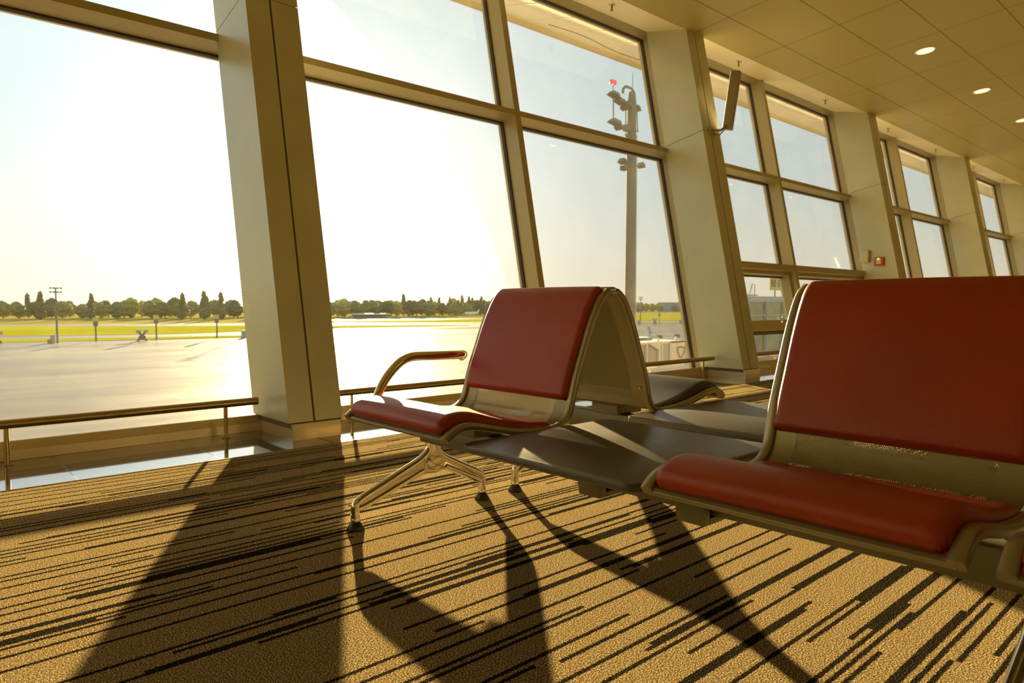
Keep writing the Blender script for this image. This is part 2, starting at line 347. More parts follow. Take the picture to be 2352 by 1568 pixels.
# windows, one per bay between two pillars
for k in range(K0, K1):
    xa = PX0+SP*k+.128; xb = xa+SP; xm = 4.012+SP*k
    if k == 1: xm = 8.590
    if k == 0: lab = 'window bay between the sunlit pillar and the speaker pillar'
    elif k == 1: lab = 'window bay with a low opening sash, right of the speaker pillar'
    elif k == -1: lab = 'window bay at the left edge of the photo'
    elif k == 2: lab = 'window bay right of the pillar with the red call point'
    else: lab = 'window bay %s of the hall' % ('at the far right end' if k > 2 else 'at the unseen left end')
    w = empty('window_%d' % (k-K0+1), (xm, 4.2, 0), lab, 'window', kind='structure')
    mw = .0325
    bm = bmesh.new(); tbox(bm, xa-mw, xa+mw, .02, TOP+.05, -.06, ND); obj('mullion', bm, frame, w)
    bm = bmesh.new(); tbox(bm, xm, xm+2*mw, .02, TOP+.05, -.06, ND); obj('mullion', bm, frame, w)
    segs = [(xa+mw, xm), (xm+2*mw, xb-mw)]
    ph = [(.03, 2.331), (2.381, TOP)] if k != 1 else [(.03, .383), (.526, 1.095), (1.213, 2.331), (2.381, TOP)]
    for (a, b) in segs:
        bm = bmesh.new(); tbox(bm, a, b, 2.331, 2.381, -.06, ND); obj('transom', bm, frame, w)
        bm = bmesh.new(); tbox(bm, a, b, TOP, TOP+.12, -.06, ND); obj('head', bm, frame, w)
        if k == 1:
            bm = bmesh.new(); tbox(bm, a, b, 1.138, 1.213, -.06, ND); obj('transom', bm, frame, w)
            # opening sash with its own frame, and the low fixed light
            bm = bmesh.new(); tbox(bm, a, b, 1.095, 1.138, -.03, .10); tbox(bm, a, b, .404, .526, -.03, .10)
            tbox(bm, a, a+.05, .526, 1.095, -.03, .10); tbox(bm, b-.05, b, .526, 1.095, -.03, .10); obj('sash_frame', bm, frame, w)
            bm = bmesh.new(); tbox(bm, a, b, .383, .404, -.04, .06); obj('rail', bm, gasket, w)
            hx = 8.10 if a < 8 else b-.5
            bm = bmesh.new(); tbox(bm, hx-.03, hx+.03, .530, .575, .10, .115); tube(bm, [tp(hx, .553, .115), tp(hx, .56, .15), tp(hx-.03, .53, .17), tp(hx-.09, .49, .17)], .011, 10)
            h_ = obj('handle', bm, chrome, w, True)
        for (s0, s1) in ph:
            bm = bmesh.new(); tbox(bm, a, b, s0, s1, -.012, -.004); obj('pane', bm, glass, w)
            q = .014
            bm = bmesh.new()
            tbox(bm, a, a+q, s0, s1, -.02, .012); tbox(bm, b-q, b, s0, s1, -.02, .012)
            tbox(bm, a+q, b-q, s0, s0+q, -.02, .012); tbox(bm, a+q, b-q, s1-q, s1, -.02, .012)
            obj('gasket', bm, gasket, w)
    bm = bmesh.new(); box(bm, xa, xb, 3.906, 4.25, 0, .033); box(bm, xa, xb, 3.906, 3.914, .033, .047); obj('sill', bm, plinth_m, w)
    bm = bmesh.new(); prism(bm, [(3.918, .034), (4.25, .034), (4.25, .035), (4.10, .040), (3.925, .090), (3.918, .088)], 'x', xa, xb); obj('sill', bm, frame, w)

# ------------------------------------------------------------------ handrails in front of the glass
RN = {-1: 'low steel handrail left of the sunlit pillar', 0: 'low steel handrail between sunlit pillar and speaker pillar', 1: 'low steel handrail beyond the speaker pillar'}
for k in range(-2, 4):
    xa = PX0+SP*k+PW+.05; xb = PX0+SP*(k+1)-.045
    e = empty('handrail', ((xa+xb)/2, 3.81, 0), RN.get(k, 'low steel handrail in front of the windows, %s' % ('hidden at the left' if k < 0 else 'far along the hall')), 'handrail', 'handrails along the windows')
    bm = bmesh.new(); tube(bm, [(xa, 3.81, .185), (xb, 3.81, .185)], .0215, 28); obj('rail', bm, steel, e, 50)
    n = 5; px = [xb-.175-i*.965 for i in range(n)]
    for x in px:
        if x < xa: continue
        bm = bmesh.new(); tube(bm, [(x, 3.81, .165), (x, 3.81, 0)], .0105, 16, False); lathe(bm, [(.022, 0), (.022, .004), (.012, .006)], x, 3.81, 20); obj('post', bm, steel, e, 50)

# ------------------------------------------------------------------ tandem benches, back to back
MX = 1.708
PROF = [(1.050, .374), (1.063, .385), (1.084, .398), (1.116, .407), (1.166, .399), (1.230, .383), (1.294, .369), (1.369, .361), (1.430, .358), (1.470, .362), (1.497, .377),
        (1.513, .402), (1.525, .450), (1.538, .497), (1.575, .581), (1.598, .645), (1.641, .725), (1.663, .751), (1.690, .765)]
def arclen(P):
    s = [0]
    for a, b in zip(P, P[1:]): s.append(s[-1]+(Vector(b)-Vector(a)).length)
    return s
PS = [Vector((p.x, p.y)) for p in smoothpath([(a, b, 0) for a, b in PROF], 5)]
for _ in range(14):
    PS = [PS[0]]+[(PS[i-1]+PS[i]*2+PS[i+1])/4 for i in range(1, len(PS)-1)]+[PS[-1]]
AL = arclen(PS); LT = AL[-1]
def pat(s):
    s = max(0, min(LT, s))
    for i in range(len(AL)-1):
        if AL[i+1] >= s: t = (s-AL[i])/max(1e-9, AL[i+1]-AL[i]); return PS[i].lerp(PS[i+1], t)
    return PS[-1]
def pnorm(s):
    d = (pat(s+.006)-pat(s-.006)).normalized(); return Vector((-d.y, d.x))     # towards the sitter
def s_of(i): return AL[min(range(len(PS)), key=lambda j: (PS[j]-Vector(PROF[i])).length)]
S_BEND = s_of(9)
def bench(mir, lab, cushion_mat, cushion_word, grp):
    T = (lambda x, y, z: (2*MX-x, y, z)) if mir else (lambda x, y, z: (x, y, z))
    root = empty('tandem_bench', T(1.39, 1.1, 0), lab, 'bench', grp)
    def sh(parent, y0, y1):
        # perforated shell: thin sheet with thickness
        bm = bmesh.new(); uvm = bm.loops.layers.uv.new('metres'); uvf = bm.loops.layers.uv.new('field')
        ns, ny = 90, 2; rows = []
        ys = [y0, y1]
        for side in (0, 1):
            g_ = []
            for i in range(ns+1):
                s = LT*i/ns; p_ = pat(s)+pnorm(s)*(-.001 if side == 0 else -.0035)
                g_.append([(bm.verts.new(T(p_.x, y, p_.y)), y, s) for y in ys])
            rows.append(g_)
        def face(q):
            f_ = bm.faces.new([v[0] for v in q])
            for lp, v in zip(f_.loops, q):
                lp[uvm].uv = (v[1], v[2]); lp[uvf].uv = ((v[1]-y0-.062)/(y1-y0-.124), (v[2]-(S_BEND+.004))/(LT-S_BEND-.004-.03))
        for g_ in rows:
            for i in range(ns): face((g_[i][0], g_[i][1], g_[i+1][1], g_[i+1][0]))
        return obj('perforated_shell', bm, perf, parent, 'all')
    def rim(parent, y0, y1, w, s0, s1, t0, t1, name):
        bm = bmesh.new(); n = 70; prev = None; sec = []
        for i in range(n+1):
            s = s0+(s1-s0)*i/n; p_ = pat(s); nn = pnorm(s); a = p_+nn*t1(s); b = p_+nn*t0(s); ch = w*.22
            ww = w(s) if callable(w) else w
            ya, yb = y0, y1
            m_ = (a-b).normalized()*min(.003, (a-b).length*.3)
            ring = [(b.x, ya+.003, b.y), ((b+m_).x, ya, (b+m_).y), ((a-m_).x, ya, (a-m_).y), (a.x, ya+.003, a.y), (a.x, yb-.003, a.y), ((a-m_).x, yb, (a-m_).y), ((b+m_).x, yb, (b+m_).y), (b.x, yb-.003, b.y)]
            sec.append([bm.verts.new(T(*q)) for q in ring])
        for a, b in zip(sec, sec[1:]):
            for j in range(8): bm.faces.new((a[j], a[(j+1) % 8], b[(j+1) % 8], b[j]))
        bm.faces.new(sec[0]); bm.faces.new(sec[-1][::-1])
        return obj(name, bm, satin, parent, 50)
    def cushion(parent, y0, y1, sa, sb, Tk, r, name, taper=None, wrap=0):
        bm = bmesh.new(); ns, ny = 70, 44; top = []; bot = []
        def sp(n, L_): # denser near ends
            o_ = []
            for i in range(n+1):
                t = i/n; o_.append(L_*(.5-.5*math.cos(math.pi*t))*.75+L_*t*.25)
            return o_
        ss = sp(ns, sb-sa); yy = sp(ny, y1-y0)
        for ds in ss:
            s = sa+ds; rt_ = []; rb_ = []
            for dy in yy:
                ex = min(dy, (y1-y0)-dy); es = min(ds, (sb-sa)-ds)
                rr_ = r
                cx1 = max(0, rr_-ex)/rr_; cs1 = max(0, rr_-es)/rr_
                e_ = min(1, math.hypot(cx1, cs1)); hh = math.sqrt(max(0, 1-e_**2.0))
                tk = Tk*(taper(ds/(sb-sa)) if taper else 1)
                cr = 1+.10*math.sin(math.pi*dy/(y1-y0))
                q = pat(s)+pnorm(s)*(.0015+hh*tk*cr)
                # pull corner points inward so that the outline has rounded corners
                yv = y0+dy
                rt_.append(bm.verts.new(T(q.x, yv, q.y)))
                q2 = pat(s)+pnorm(s)*.001; rb_.append(bm.verts.new(T(q2.x, yv, q2.y)))
            top.append(rt_); bot.append(rb_)
        for i in range(ns):
            for j in range(ny):
                bm.faces.new((top[i][j], top[i+1][j], top[i+1][j+1], top[i][j+1]))
                bm.faces.new((bot[i][j], bot[i][j+1], bot[i+1][j+1], bot[i+1][j]))
        bmesh.ops.remove_doubles(bm, verts=bm.verts, dist=.0006)
        return obj(name, bm, cushion_mat, parent, 'all')
    for (y0, y1) in ((1.412, 1.938), (.268, .800), (-.297, .235)):
        seat = obj('seat', boxes_T([(1.30, 1.445, y0+.20, y1-.20, .317, .357)], T), beam_m, root)   # bracket carrying the shell
        sh(seat, y0+.012, y1-.012)
        t_top = lambda s: .006
        for (a, b) in ((y0, y0+.024), (y1-.024, y1)):
            rim(seat, a, b, .024, 0, LT, lambda s: -.013 if s > S_BEND else -.013, lambda s: .007, 'side_rim')
        bm = bmesh.new(); tube(bm, [T(1.060, y0+.012, .371), T(1.060, y1-.012, .371)], .0075, 14); obj('front_rod', bm, satin, seat, 50)
        bm = bmesh.new(); tube(bm, [T(1.690, y0+.005, .766), T(1.690, y1-.005, .766)], .0055, 12); obj('top_rod', bm, satin, seat, 50)
        c1 = cushion(seat, y0+.022, y1-.022, .009, S_BEND-.012, .027, .024, 'seat_cushion', lambda t: 1.12-.62*max(0, t-.25)/.75)
        c2 = cushion(seat, y0+.020, y1-.020, S_BEND+.090, LT+.0, .020, .019, 'back_cushion')
        for yy_ in (y0+.035, y1-.035):
            bm = bmesh.new(); p_ = pat(S_BEND+.10); n_ = pnorm(S_BEND+.10)
            a = p_-n_*.005; b = p_-n_*.009; tube(bm, [T(a.x, yy_, a.y), T(b.x, yy_, b.y)], [.0045, .003], 12); obj('rivet', bm, chrome, seat, True)
    # beam
    bm = bmesh.new(); 
    hexa(bm, [T(1.36, -.35, .248), T(1.42, -.35, .248), T(1.42, 1.985, .248), T(1.36, 1.985, .248), T(1.36, -.35, .317), T(1.42, -.35, .317), T(1.42, 1.985, .317), T(1.36, 1.985, .317)])
    bev(bm, .004); obj('beam', bm, beam_m, root, 30)
    # table
    ty0, ty1, tx0, tx1, rc = .838, 1.403, 1.083, 1.668, .035
    poly = []
    for (cx_, cy_, a0) in ((tx1-rc, ty1-rc, 0), (tx0+rc, ty1-rc, 90), (tx0+rc, ty0+rc, 180), (tx1-rc, ty0+rc, 270)):
        for i in range(9): a = R(a0+i*11.25); poly.append((cx_+rc*math.cos(a), cy_+rc*math.sin(a)))
    bm = bmesh.new(); lv = []
    for (z, ins) in ((.346, .004), (.349, 0), (.360, 0), (.3635, .001), (.365, .004)):
        cxm, cym = (tx0+tx1)/2, (ty0+ty1)/2; ring = []
        for (x, y) in poly:
            fx = 1-ins/((tx1-tx0)/2); fy = 1-ins/((ty1-ty0)/2); ring.append(bm.verts.new(T(cxm+(x-cxm)*fx, cym+(y-cym)*fy, z)))
        lv.append(ring)
    for a, b in zip(lv, lv[1:]):
        for i in range(len(a)): bm.faces.new((a[i], a[(i+1) % len(a)], b[(i+1) % len(a)], b[i]))
    bm.faces.new(lv[0]); bm.faces.new(lv[-1]); tt = obj('table_top', bm, table_m, root, 30); tt['label'] = 'dark laminate table top'
    # brackets clamping tables and seats on the beam
    for yc in (1.168, .870):
        bm = bmesh.new()
        hexa(bm, [T(1.318, yc-.036, .232), T(1.345, yc-.036, .232), T(1.345, yc+.036, .232), T(1.318, yc+.036, .232), T(1.300, yc-.036, .345), T(1.345, yc-.036, .345), T(1.345, yc+.036, .345), T(1.300, yc+.036, .345)])
        bmesh.ops.transform(bm, matrix=Matrix.Identity(4), verts=bm.verts)
        hexa(bm, [T(1.345, yc-.036, .232), T(1.434, yc-.036, .232), T(1.434, yc+.036, .232), T(1.345, yc+.036, .232), T(1.345, yc-.036, .247), T(1.434, yc-.036, .247), T(1.434, yc+.036, .247), T(1.345, yc+.036, .247)])
        hexa(bm, [T(1.421, yc-.036, .247), T(1.434, yc-.036, .247), T(1.434, yc+.036, .247), T(1.421, yc+.036, .247), T(1.421, yc-.036, .345), T(1.45, yc-.036, .345), T(1.45, yc+.036, .345), T(1.421, yc+.036, .345)])
        bev(bm, .004); obj('clamp_bracket', bm, beam_m, root, 30)
    for yc in (1.36, .885):
        bm = bmesh.new()
        prism(bm, [(T(0, yc-.018, 0)[1], .317), (yc+.018, .317), (yc+.05, .346), (yc-.05, .346)], 'x', T(1.365, 0, 0)[0], T(1.415, 0, 0)[0]); obj('table_support', bm, beam_m, root)
    # legs
    for yl in (1.968, .2515, -.325):
        bm = bmesh.new()
        # column and the two spreading arms cut from one casting
        out_ = [(1.378, .330), (1.428, .330), (1.428, .205), (1.445, .190), (1.595, .1085), (1.618, .094), (1.618, .066), (1.604, .066), (1.598, .078), (1.462, .140), (1.415, .133), (1.375, .137),
                (1.345, .128), (1.150, .073), (1.122, .062), (1.106, .062), (1.106, .080), (1.118, .094), (1.352, .192), (1.378, .212)]
        prism(bm, [(T(x, 0, 0)[0], z) for x, z in out_], 'y', yl-.0055, yl+.0055)
        leg = obj('leg', bev(bm, .002, 2), chrome, root, 50)
        bm = bmesh.new(); prism(bm, [(T(x, 0, 0)[0], z) for x, z in ((1.380, .332), (1.428, .332), (1.430, .215), (1.446, .196), (1.452, .160), (1.415, .140), (1.368, .146), (1.360, .180), (1.378, .214))], 'y', yl-.012, yl+.012)
        obj('column', bev(bm, .005, 2), chrome, leg, 50)
        for pth, rr_ in (([(1.392, .332), (1.390, .215), (1.350, .186), (1.120, .0950), (1.099, .083), (1.099, .036)], .0138), ([(1.415, .332), (1.416, .215), (1.448, .184), (1.604, .1050), (1.625, .090), (1.625, .036)], .0138)):
            bm = bmesh.new(); pp = fillet([(x, z, 0) for x, z in pth], .02, 5)
            tube(bm, [T(q.x, yl, q.y) for q in pp], rr_, 16); obj('upper_bar', bm, chrome, leg, 50)
        for pth in ([(1.362, .148), (1.13, .070), (1.100, .066)], [(1.455, .150), (1.598, .082), (1.622, .072)]):
            bm = bmesh.new(); tube(bm, [T(x, yl, z) for x, z in pth], .0120, 16); obj('lower_bar', bm, chrome, leg, 50)
        for fx in (1.099, 1.625):
            bm = bmesh.new(); tube(bm, [T(fx, yl, z) for z in (.050, .034)], [.0142, .0142], 18); lathe(bm, [(.0150, .028), (.0150, .034), (.013, .040)], T(fx, 0, 0)[0], yl); obj('glide_stem', bm, chrome, leg, 50)
            bm = bmesh.new(); lathe(bm, [(.027, -.001), (.0285, .004), (.016, .024), (.012, .031)], T(fx, 0, 0)[0], yl); obj('foot', bm, rubber, leg, 50)
        # armrest, only at the two ends of the bench
        if yl == .2515: continue
        bm = bmesh.new(); pp = fillet([(1.385, .325, 0), (1.215, .352, 0), (1.165, .385, 0), (1.212, .478, 0), (1.292, .546, 0), (1.535, .541, 0)], .045, 7)
        tube(bm, [T(q.x, yl, q.y) for q in pp], .0155, 18, True, .9, (0, 1, 0))
        tube(bm, [T(1.52, yl, .541), T(1.535, yl, .541), T(1.545, yl, .539), T(1.551, yl, .536)], [.0155, .0165, .0155, .008], 16)
        tube(bm, [T(1.530, yl, .540), T(1.533, yl, .527), T(1.533, yl, .520)], [.014, .012, .005], 12)
        obj('armrest', bm, chrome, root, 60)
    return root
def boxes_T(bs, T):
    bm = bmesh.new()
    for (x0, x1, y0, y1, z0, z1) in bs:
        hexa(bm, [T(x0, y0, z0), T(x1, y0, z0), T(x1, y1, z0), T(x0, y1, z0), T(x0, y0, z1), T(x1, y0, z1), T(x1, y1, z1), T(x0, y1, z1)])
    return bev(bm, .006)
bench(False, 'front tandem bench with red padded seats and a dark table between them', red, 'red', None)
bench(True, 'rear tandem bench with black padded seats, backs against the red one', black, 'black', None)

# ------------------------------------------------------------------ small fittings
def zc(y): return 3.54+.1*(4.23-y)
LBL = {0: 'round ceiling downlight above the speaker pillar, out at the top edge', 1: 'largest glowing round ceiling downlight, nearest one', 2: 'second glowing round ceiling downlight in the row', 3: 'round ceiling downlight cut by the right edge of the photo', 4: 'round ceiling downlight farther along, beyond the right edge'}
for i in range(5):
    x, y = 6.83+2.265*i, 2.915; z = zc(y)
    e = empty('downlight', (x, y, z), LBL[i], 'ceiling light', 'ceiling downlights')
    tilt = Matrix.Translation((x, y, z)) @ Matrix.Rotation(-math.atan(.1), 4, 'X')
    bm = bmesh.new(); lathe(bm, [(.088, .012), (.112, .004), (.112, -.006), (.097, -.009), (.090, -.004)], 0, 0, 40); bmesh.ops.transform(bm, matrix=tilt, verts=bm.verts); obj('trim_ring', bm, soffit_m, e, 40)
    bm = bmesh.new(); lathe(bm, [(.088, .006), (.091, -.003), (.089, -.0075)], 0, 0, 40); bmesh.ops.transform(bm, matrix=tilt, verts=bm.verts); obj('diffuser', bm, lampm, e)
for i in range(7):
    x = 5.27+2.31*i; y = 4.42; z = 3.54+.2244*(y-4.23)
    e = empty('sprinkler', (x, y, z), 'small sprinkler head hanging from the soffit, ' + ['nearest, at the top edge of the photo', 'above the column speaker', 'third in the row', 'fourth in the row', 'fifth in the row', 'sixth in the row', 'last of the row'][i], 'sprinkler', 'sprinkler heads along the soffit')
    bm = bmesh.new(); lathe(bm, [(.033, -.006), (.033, .004), (.012, .008)], x, y, 20)
    for v_ in bm.verts: v_.co.z += z-.001+(v_.co.y-y)*.22
    obj('escutcheon', bm, cream, e, 40)
    bm = bmesh.new(); lathe(bm, [(.009, z-.002), (.009, z-.024), (.012, z-.026), (.007, z-.030)], x, y, 14); box(bm, x-.011, x-.008, y-.003, y+.003, z-.052, z-.026); box(bm, x+.008, x+.011, y-.003, y+.003, z-.052, z-.026); box(bm, x-.003, x+.003, y-.003, y+.003, z-.052, z-.026)
    lathe(bm, [(.016, z-.056), (.016, z-.052)], x, y, 16); obj('nozzle', bm, steel, e, 40)

# column speaker on the second pillar
e = empty('column_speaker', (6.35, 4.0, 2.5), 'slim grey column speaker tilted out from the second pillar', 'speaker')
bz = Vector((6.585, 3.955, 2.535)); tzv = Vector((6.590, 3.868, 3.115)); ax = (tzv-bz).normalized()
ux = Vector((.90, .30, 0)); ux = (ux-ax*ux.dot(ax)).normalized(); uy = ax.cross(ux).normalized()
bm = bmesh.new(); w_, d_ = .043, .047
vs = [tuple(c_+ux*sx_*w_+uy*sy_*d_) for c_ in (bz, tzv) for sx_, sy_ in ((-1, -1), (1, -1), (1, 1), (-1, 1))]
hexa(bm, vs); obj('housing', bev(bm, .006), mat('speaker_grey', (.30, .26, .19), .5, .3), e, 30)
bm = bmesh.new(); tube(bm, [(6.35, 3.995, 2.50), (6.42, 3.93, 2.50), (6.56, 3.95, 2.58)], .012, 12); tube(bm, [(6.36, 3.99, 2.47), (6.44, 3.96, 2.46), (6.575, 3.96, 2.56)], .007, 10); obj('bracket', bm, satin, e, True)
bm = bmesh.new()
pf = lambda a, r_: (6.35+r_*math.cos(a), 3.488+TL*(2.49+r_*math.sin(a))-.006, 2.49+r_*math.sin(a))
ra = [bm.verts.new(pf(2*math.pi*i/28, .062)) for i in range(28)]; rb = [bm.verts.new((v_.co.x, v_.co.y+.012, v_.co.z)) for v_ in ra]
for i in range(28): bm.faces.new((ra[i], ra[(i+1) % 28], rb[(i+1) % 28], rb[i]))
bm.faces.new(ra); bm.faces.new(rb[::-1]); obj('wall_plate', bm, frame, e)

# alarm call point and junction box on the third pillar
xp = PX0+2*SP
e = empty('alarm_call_point', (xp, 3.98, 1.35), 'small red alarm call point with green light on the third pillar', 'alarm')
bm = bmesh.new(); box(bm, xp-.048, xp+.001, 3.915, 4.045, 1.288, 1.415); obj('housing', bev(bm, .012, 3), alarm_m, e, 30)
bm = bmesh.new(); box(bm, xp-.051, xp-.045, 3.950, 4.010, 1.315, 1.388); obj('press_panel', bm, creamout, e)
bm = bmesh.new(); bmesh.ops.create_uvsphere(bm, u_segments=16, v_segments=10, radius=.014); bmesh.ops.translate(bm, verts=bm.verts, vec=(xp-.05, 3.982, 1.387)); obj('indicator_light', bm, ledm, e, True)
bm = bmesh.new(); box(bm, xp-.075, xp+.001, 4.115, 4.235, 1.345, 1.52); tag(obj('junction_box', bev(bm, .005), cream, None, 30), 'small cream junction box beside the red call point', 'junction box')

# ------------------------------------------------------------------ outside: canopy over the glass
e = empty('canopy', (10, 5.6, 4.0), 'cream roof overhang outside above the windows', 'canopy')
e['kind'] = 'structure'
bm = bmesh.new(); prism(bm, [(4.95, 3.86), (6.50, 4.262), (6.50, 4.33), (4.95, 4.1)], 'x', -14, 44)
for i in range(0, 100):
    x = -13.6+i*.578; hexa(bm, [(x, 4.95, 3.856), (x+.03, 4.95, 3.856), (x+.03, 6.49, 4.256), (x, 6.49, 4.256), (x, 4.95, 3.87), (x+.03, 4.95, 3.87), (x+.03, 6.49, 4.27), (x, 6.49, 4.27)])
obj('soffit_sheet', bm, canopy_m, e)
obj('fascia', boxes((-14, 44, 6.49, 6.55, 4.205, 4.42)), fascia_m, e)
bm = bmesh.new(); tube(bm, smoothpath([(6.0, 6.0, 4.05), (6.6, 6.0, 4.07), (7.3, 6.0, 4.03), (8.2, 6.0, 4.06), (9, 5.9, 4.07)], 6), .006, 8); tag(obj('cable', bm, gasket), 'thin dark cable hanging under the canopy outside', 'cable')

# ------------------------------------------------------------------ outside: airfield
GZ = -5.3
def poly_flat(name, pts, z, m, **k):
    bm = bmesh.new(); prism(bm, pts, 'z', z-.2, z); return tag(obj(name, bm, m), **k)
poly_flat('apron', [(-400, 6), (900, 6), (900, 900), (-400, 900)], GZ, conc, label='pale concrete apron below the windows', cat='apron', kind='structure')
def rib(L_, U_, z, name, m, lab, cat):
    poly_flat(name, L_+U_[::-1], z, m, label=lab, cat=cat, kind='stuff')
rib([(-300, 300), (-60, 268), (26, 262), (69, 239), (86, 222), (141, 262), (201, 242), (417, 325), (900, 200)], [(-1200, 2600), (-60, 2600), (26, 2600), (69, 2600), (86, 2600), (141, 2600), (400, 2600), (1500, 2600), (3500, 1800)], GZ+.05, 'dry_field', field, 'yellow dry field reaching to the tree line', 'field')
rib([(-200, 165), (3, 163), (16, 162), (44, 151), (60, 155), (111, 210), (139, 193), (155, 187), (212, 165), (236, 154), (320, 120)],
    [(-200, 260), (3, 240), (24, 237), (60, 206), (77, 200), (124, 235), (155, 216), (188, 227), (300, 255), (377, 285), (700, 240)], GZ+.06, 'grass_strip', grass, 'broad bright grass strip between the two taxiways', 'grass')
rib([(-200, 140), (3, 136), (13, 135), (34, 129), (49, 127), (60, 128), (84, 159), (103, 157), (126, 158)], [(-200, 152), (3, 149), (15, 146), (36, 137), (53, 135), (66, 138), (97, 184), (112, 171), (126, 159)], GZ+.07, 'grass_verge', grass, 'narrow grass verge at the edge of the apron', 'grass')
rib([(100, 141), (122, 137), (160, 134), (173, 134), (197, 127), (260, 100)], [(101, 142), (124, 139.5), (160, 141), (186, 145), (212, 138), (290, 110)], GZ+.07, 'grass_verge', grass, 'small grass island on the apron seen beside the chair back', 'grass')

# trees along the horizon: a few kinds, every tree an object
def crown(bm, c_, rx, rz, seed, n=3):
    rnd = random.Random(seed); g = bmesh.ops.create_icosphere(bm, subdivisions=n, radius=1)
    ph = [rnd.uniform(0, 6.3) for _ in range(6)]
    for v_ in g['verts']:
        d = v_.co.normalized()
        k_ = 1+.16*math.sin(3.1*d.x*2+ph[0])*math.sin(2.7*d.y*2+ph[1])+.12*math.sin(7*d.z+ph[2]+3*d.x)+.10*math.sin(11*d.x+ph[3])*math.sin(9*d.y+ph[4])*math.cos(8*d.z+ph[5])+rnd.uniform(-.07, .07)
        v_.co = Vector((c_[0]+d.x*k_*rx, c_[1]+d.y*k_*rx, c_[2]+d.z*k_*rz))
def tree_mesh(kind, seed):
    rnd = random.Random(seed); bm = bmesh.new()
    tube(bm, [(0, 0, -.3), (0, 0, 5)], [.35, .22], 7); nb = len(bm.faces)
    if kind == 'round':
        for i in range(6): a = rnd.uniform(0, 6.3); q = rnd.uniform(0, 2.4); crown(bm, (q*math.cos(a), q*math.sin(a), rnd.uniform(3.2, 6.8)), rnd.uniform(2.2, 3.4), rnd.uniform(2.0, 2.9), seed*10+i)
    elif kind == 'tall':
        for i in range(6): crown(bm, (rnd.uniform(-.4, .4), rnd.uniform(-.4, .4), 2.4+i*1.9), 2.1-.22*i, 1.9, seed*10+i)
    else:
        for i in range(7): crown(bm, (rnd.uniform(-.15, .15), rnd.uniform(-.15, .15), 2+i*1.65), 2.6*(1-i/7.6), 1.5, seed*10+i)
    for i, f_ in enumerate(bm.faces): f_.material_index = 0 if i < nb else 1
    return bm
protos = []
for i, (kd, fm_) in enumerate((('round', 0), ('round', 1), ('round', 2), ('tall', 2), ('tall', 0), ('spire', 2))):
    bm = tree_mesh(kd, 31+i); me = bpy.data.meshes.new('tree_mesh'); bmesh.ops.recalc_face_normals(bm, faces=bm.faces); bm.to_mesh(me); bm.free(); me.materials.append(bark); me.materials.append(fol[fm_])
    protos.append((kd, me))
def put_tree(i, x, y, s, sz=1):
    kd, me = protos[i]; o = bpy.data.objects.new({'round': 'tree', 'tall': 'poplar_tree', 'spire': 'conifer_tree'}[kd], me); C.objects.link(o)
    o.location = (x, y, GZ); o.scale = (s, s, s*sz); o.rotation_euler.z = random.uniform(0, 6.28)
    lab = {'round': 'rounded leafy tree in the tree line on the horizon', 'tall': 'tall narrow tree rising above the horizon tree line', 'spire': 'pointed conifer in the tree line on the horizon'}[kd]
    tag(o, lab, 'tree', {'round': 'rounded trees on the horizon', 'tall': 'tall narrow trees on the horizon', 'spire': 'conifers on the horizon'}[kd])
line = [(-60, 345), (34, 338), (63, 335), (88, 303), (116, 302), (152, 286), (196, 292), (227, 302), (286, 341), (380, 370), (471, 362), (560, 330)]
def along(t):
    ls = [math.dist(a, b) for a, b in zip(line, line[1:])]; d = t*sum(ls)
    for a, b, l_ in zip(line, line[1:], ls):
        if d <= l_: q = d/l_; return a[0]+(b[0]-a[0])*q, a[1]+(b[1]-a[1])*q
        d -= l_
    return line[-1]
nT = 176
for i in range(nT):
    t = (i+random.uniform(.1, .9))/nT; x, y = along(t); back = (0, 30, 15, 45)[i % 4]; u_ = Vector((x, y)).normalized()
    x += u_.x*back; y += u_.y*back; s = random.uniform(.80, 1.08)+back*.004
    px_ang = math.degrees(math.atan2(x, y))
    kind = random.choices((0, 1, 2, 3, 4), (5, 3, 4, .5, .4))[0]
    if 36 < px_ang < 41.5 and random.random() < .5: kind = random.choice((3, 4, 5, 4))
    if 42 < px_ang < 60: s *= .85; kind = random.choice((1, 1, 0))
    s *= .88
    put_tree(kind, x, y, s*(1.0 if kind < 3 else .80))
for px_, py_, s in ((45, 322, .80), (62, 322, .76), (87, 290, .76), (94, 286, .82), (101, 287, .80)): put_tree(3, px_, py_, s)

# low masts at the apron edge
def light_mast(x, y, hgt, lab, lamps=True):
    e = empty('light_mast', (x, y, GZ), lab, 'light mast')
    bm = bmesh.new(); tube(bm, [(x, y, GZ), (x, y, GZ+hgt)], [.17, .09], 10); obj('pole', bm, mastm, e, True)
    bm = bmesh.new(); box(bm, x-.9, x-.35, y-.4, y+.4, GZ, GZ+1.3); obj('base_cabinet', bm, greyout, e)
    for dz in (0, -.62):
        bm = bmesh.new(); box(bm, x-.75, x+.75, y-.04, y+.04, GZ+hgt+dz-.05, GZ+hgt+dz+.03); obj('crossarm', bm, mastm, e)
        for dx in (-.7, -.25, .25, .7):
            bm = bmesh.new(); box(bm, x+dx-.13, x+dx+.13, y-.25, y+.05, GZ+hgt+dz-.16, GZ+hgt+dz+.06); obj('floodlight', bm, mastm, e)
light_mast(20.0, 128.5, 8.6, 'light mast nearest the left edge, against the trees')
light_mast(49.2, 127.0, 8.3, 'light mast half hidden by the sunlit pillar')
light_mast(170.7, 131, 8.3, 'light mast beside the big mast, in front of the small grey building')
light_mast(188.6, 128.3, 8.1, 'light mast at the right end of the second window bay')
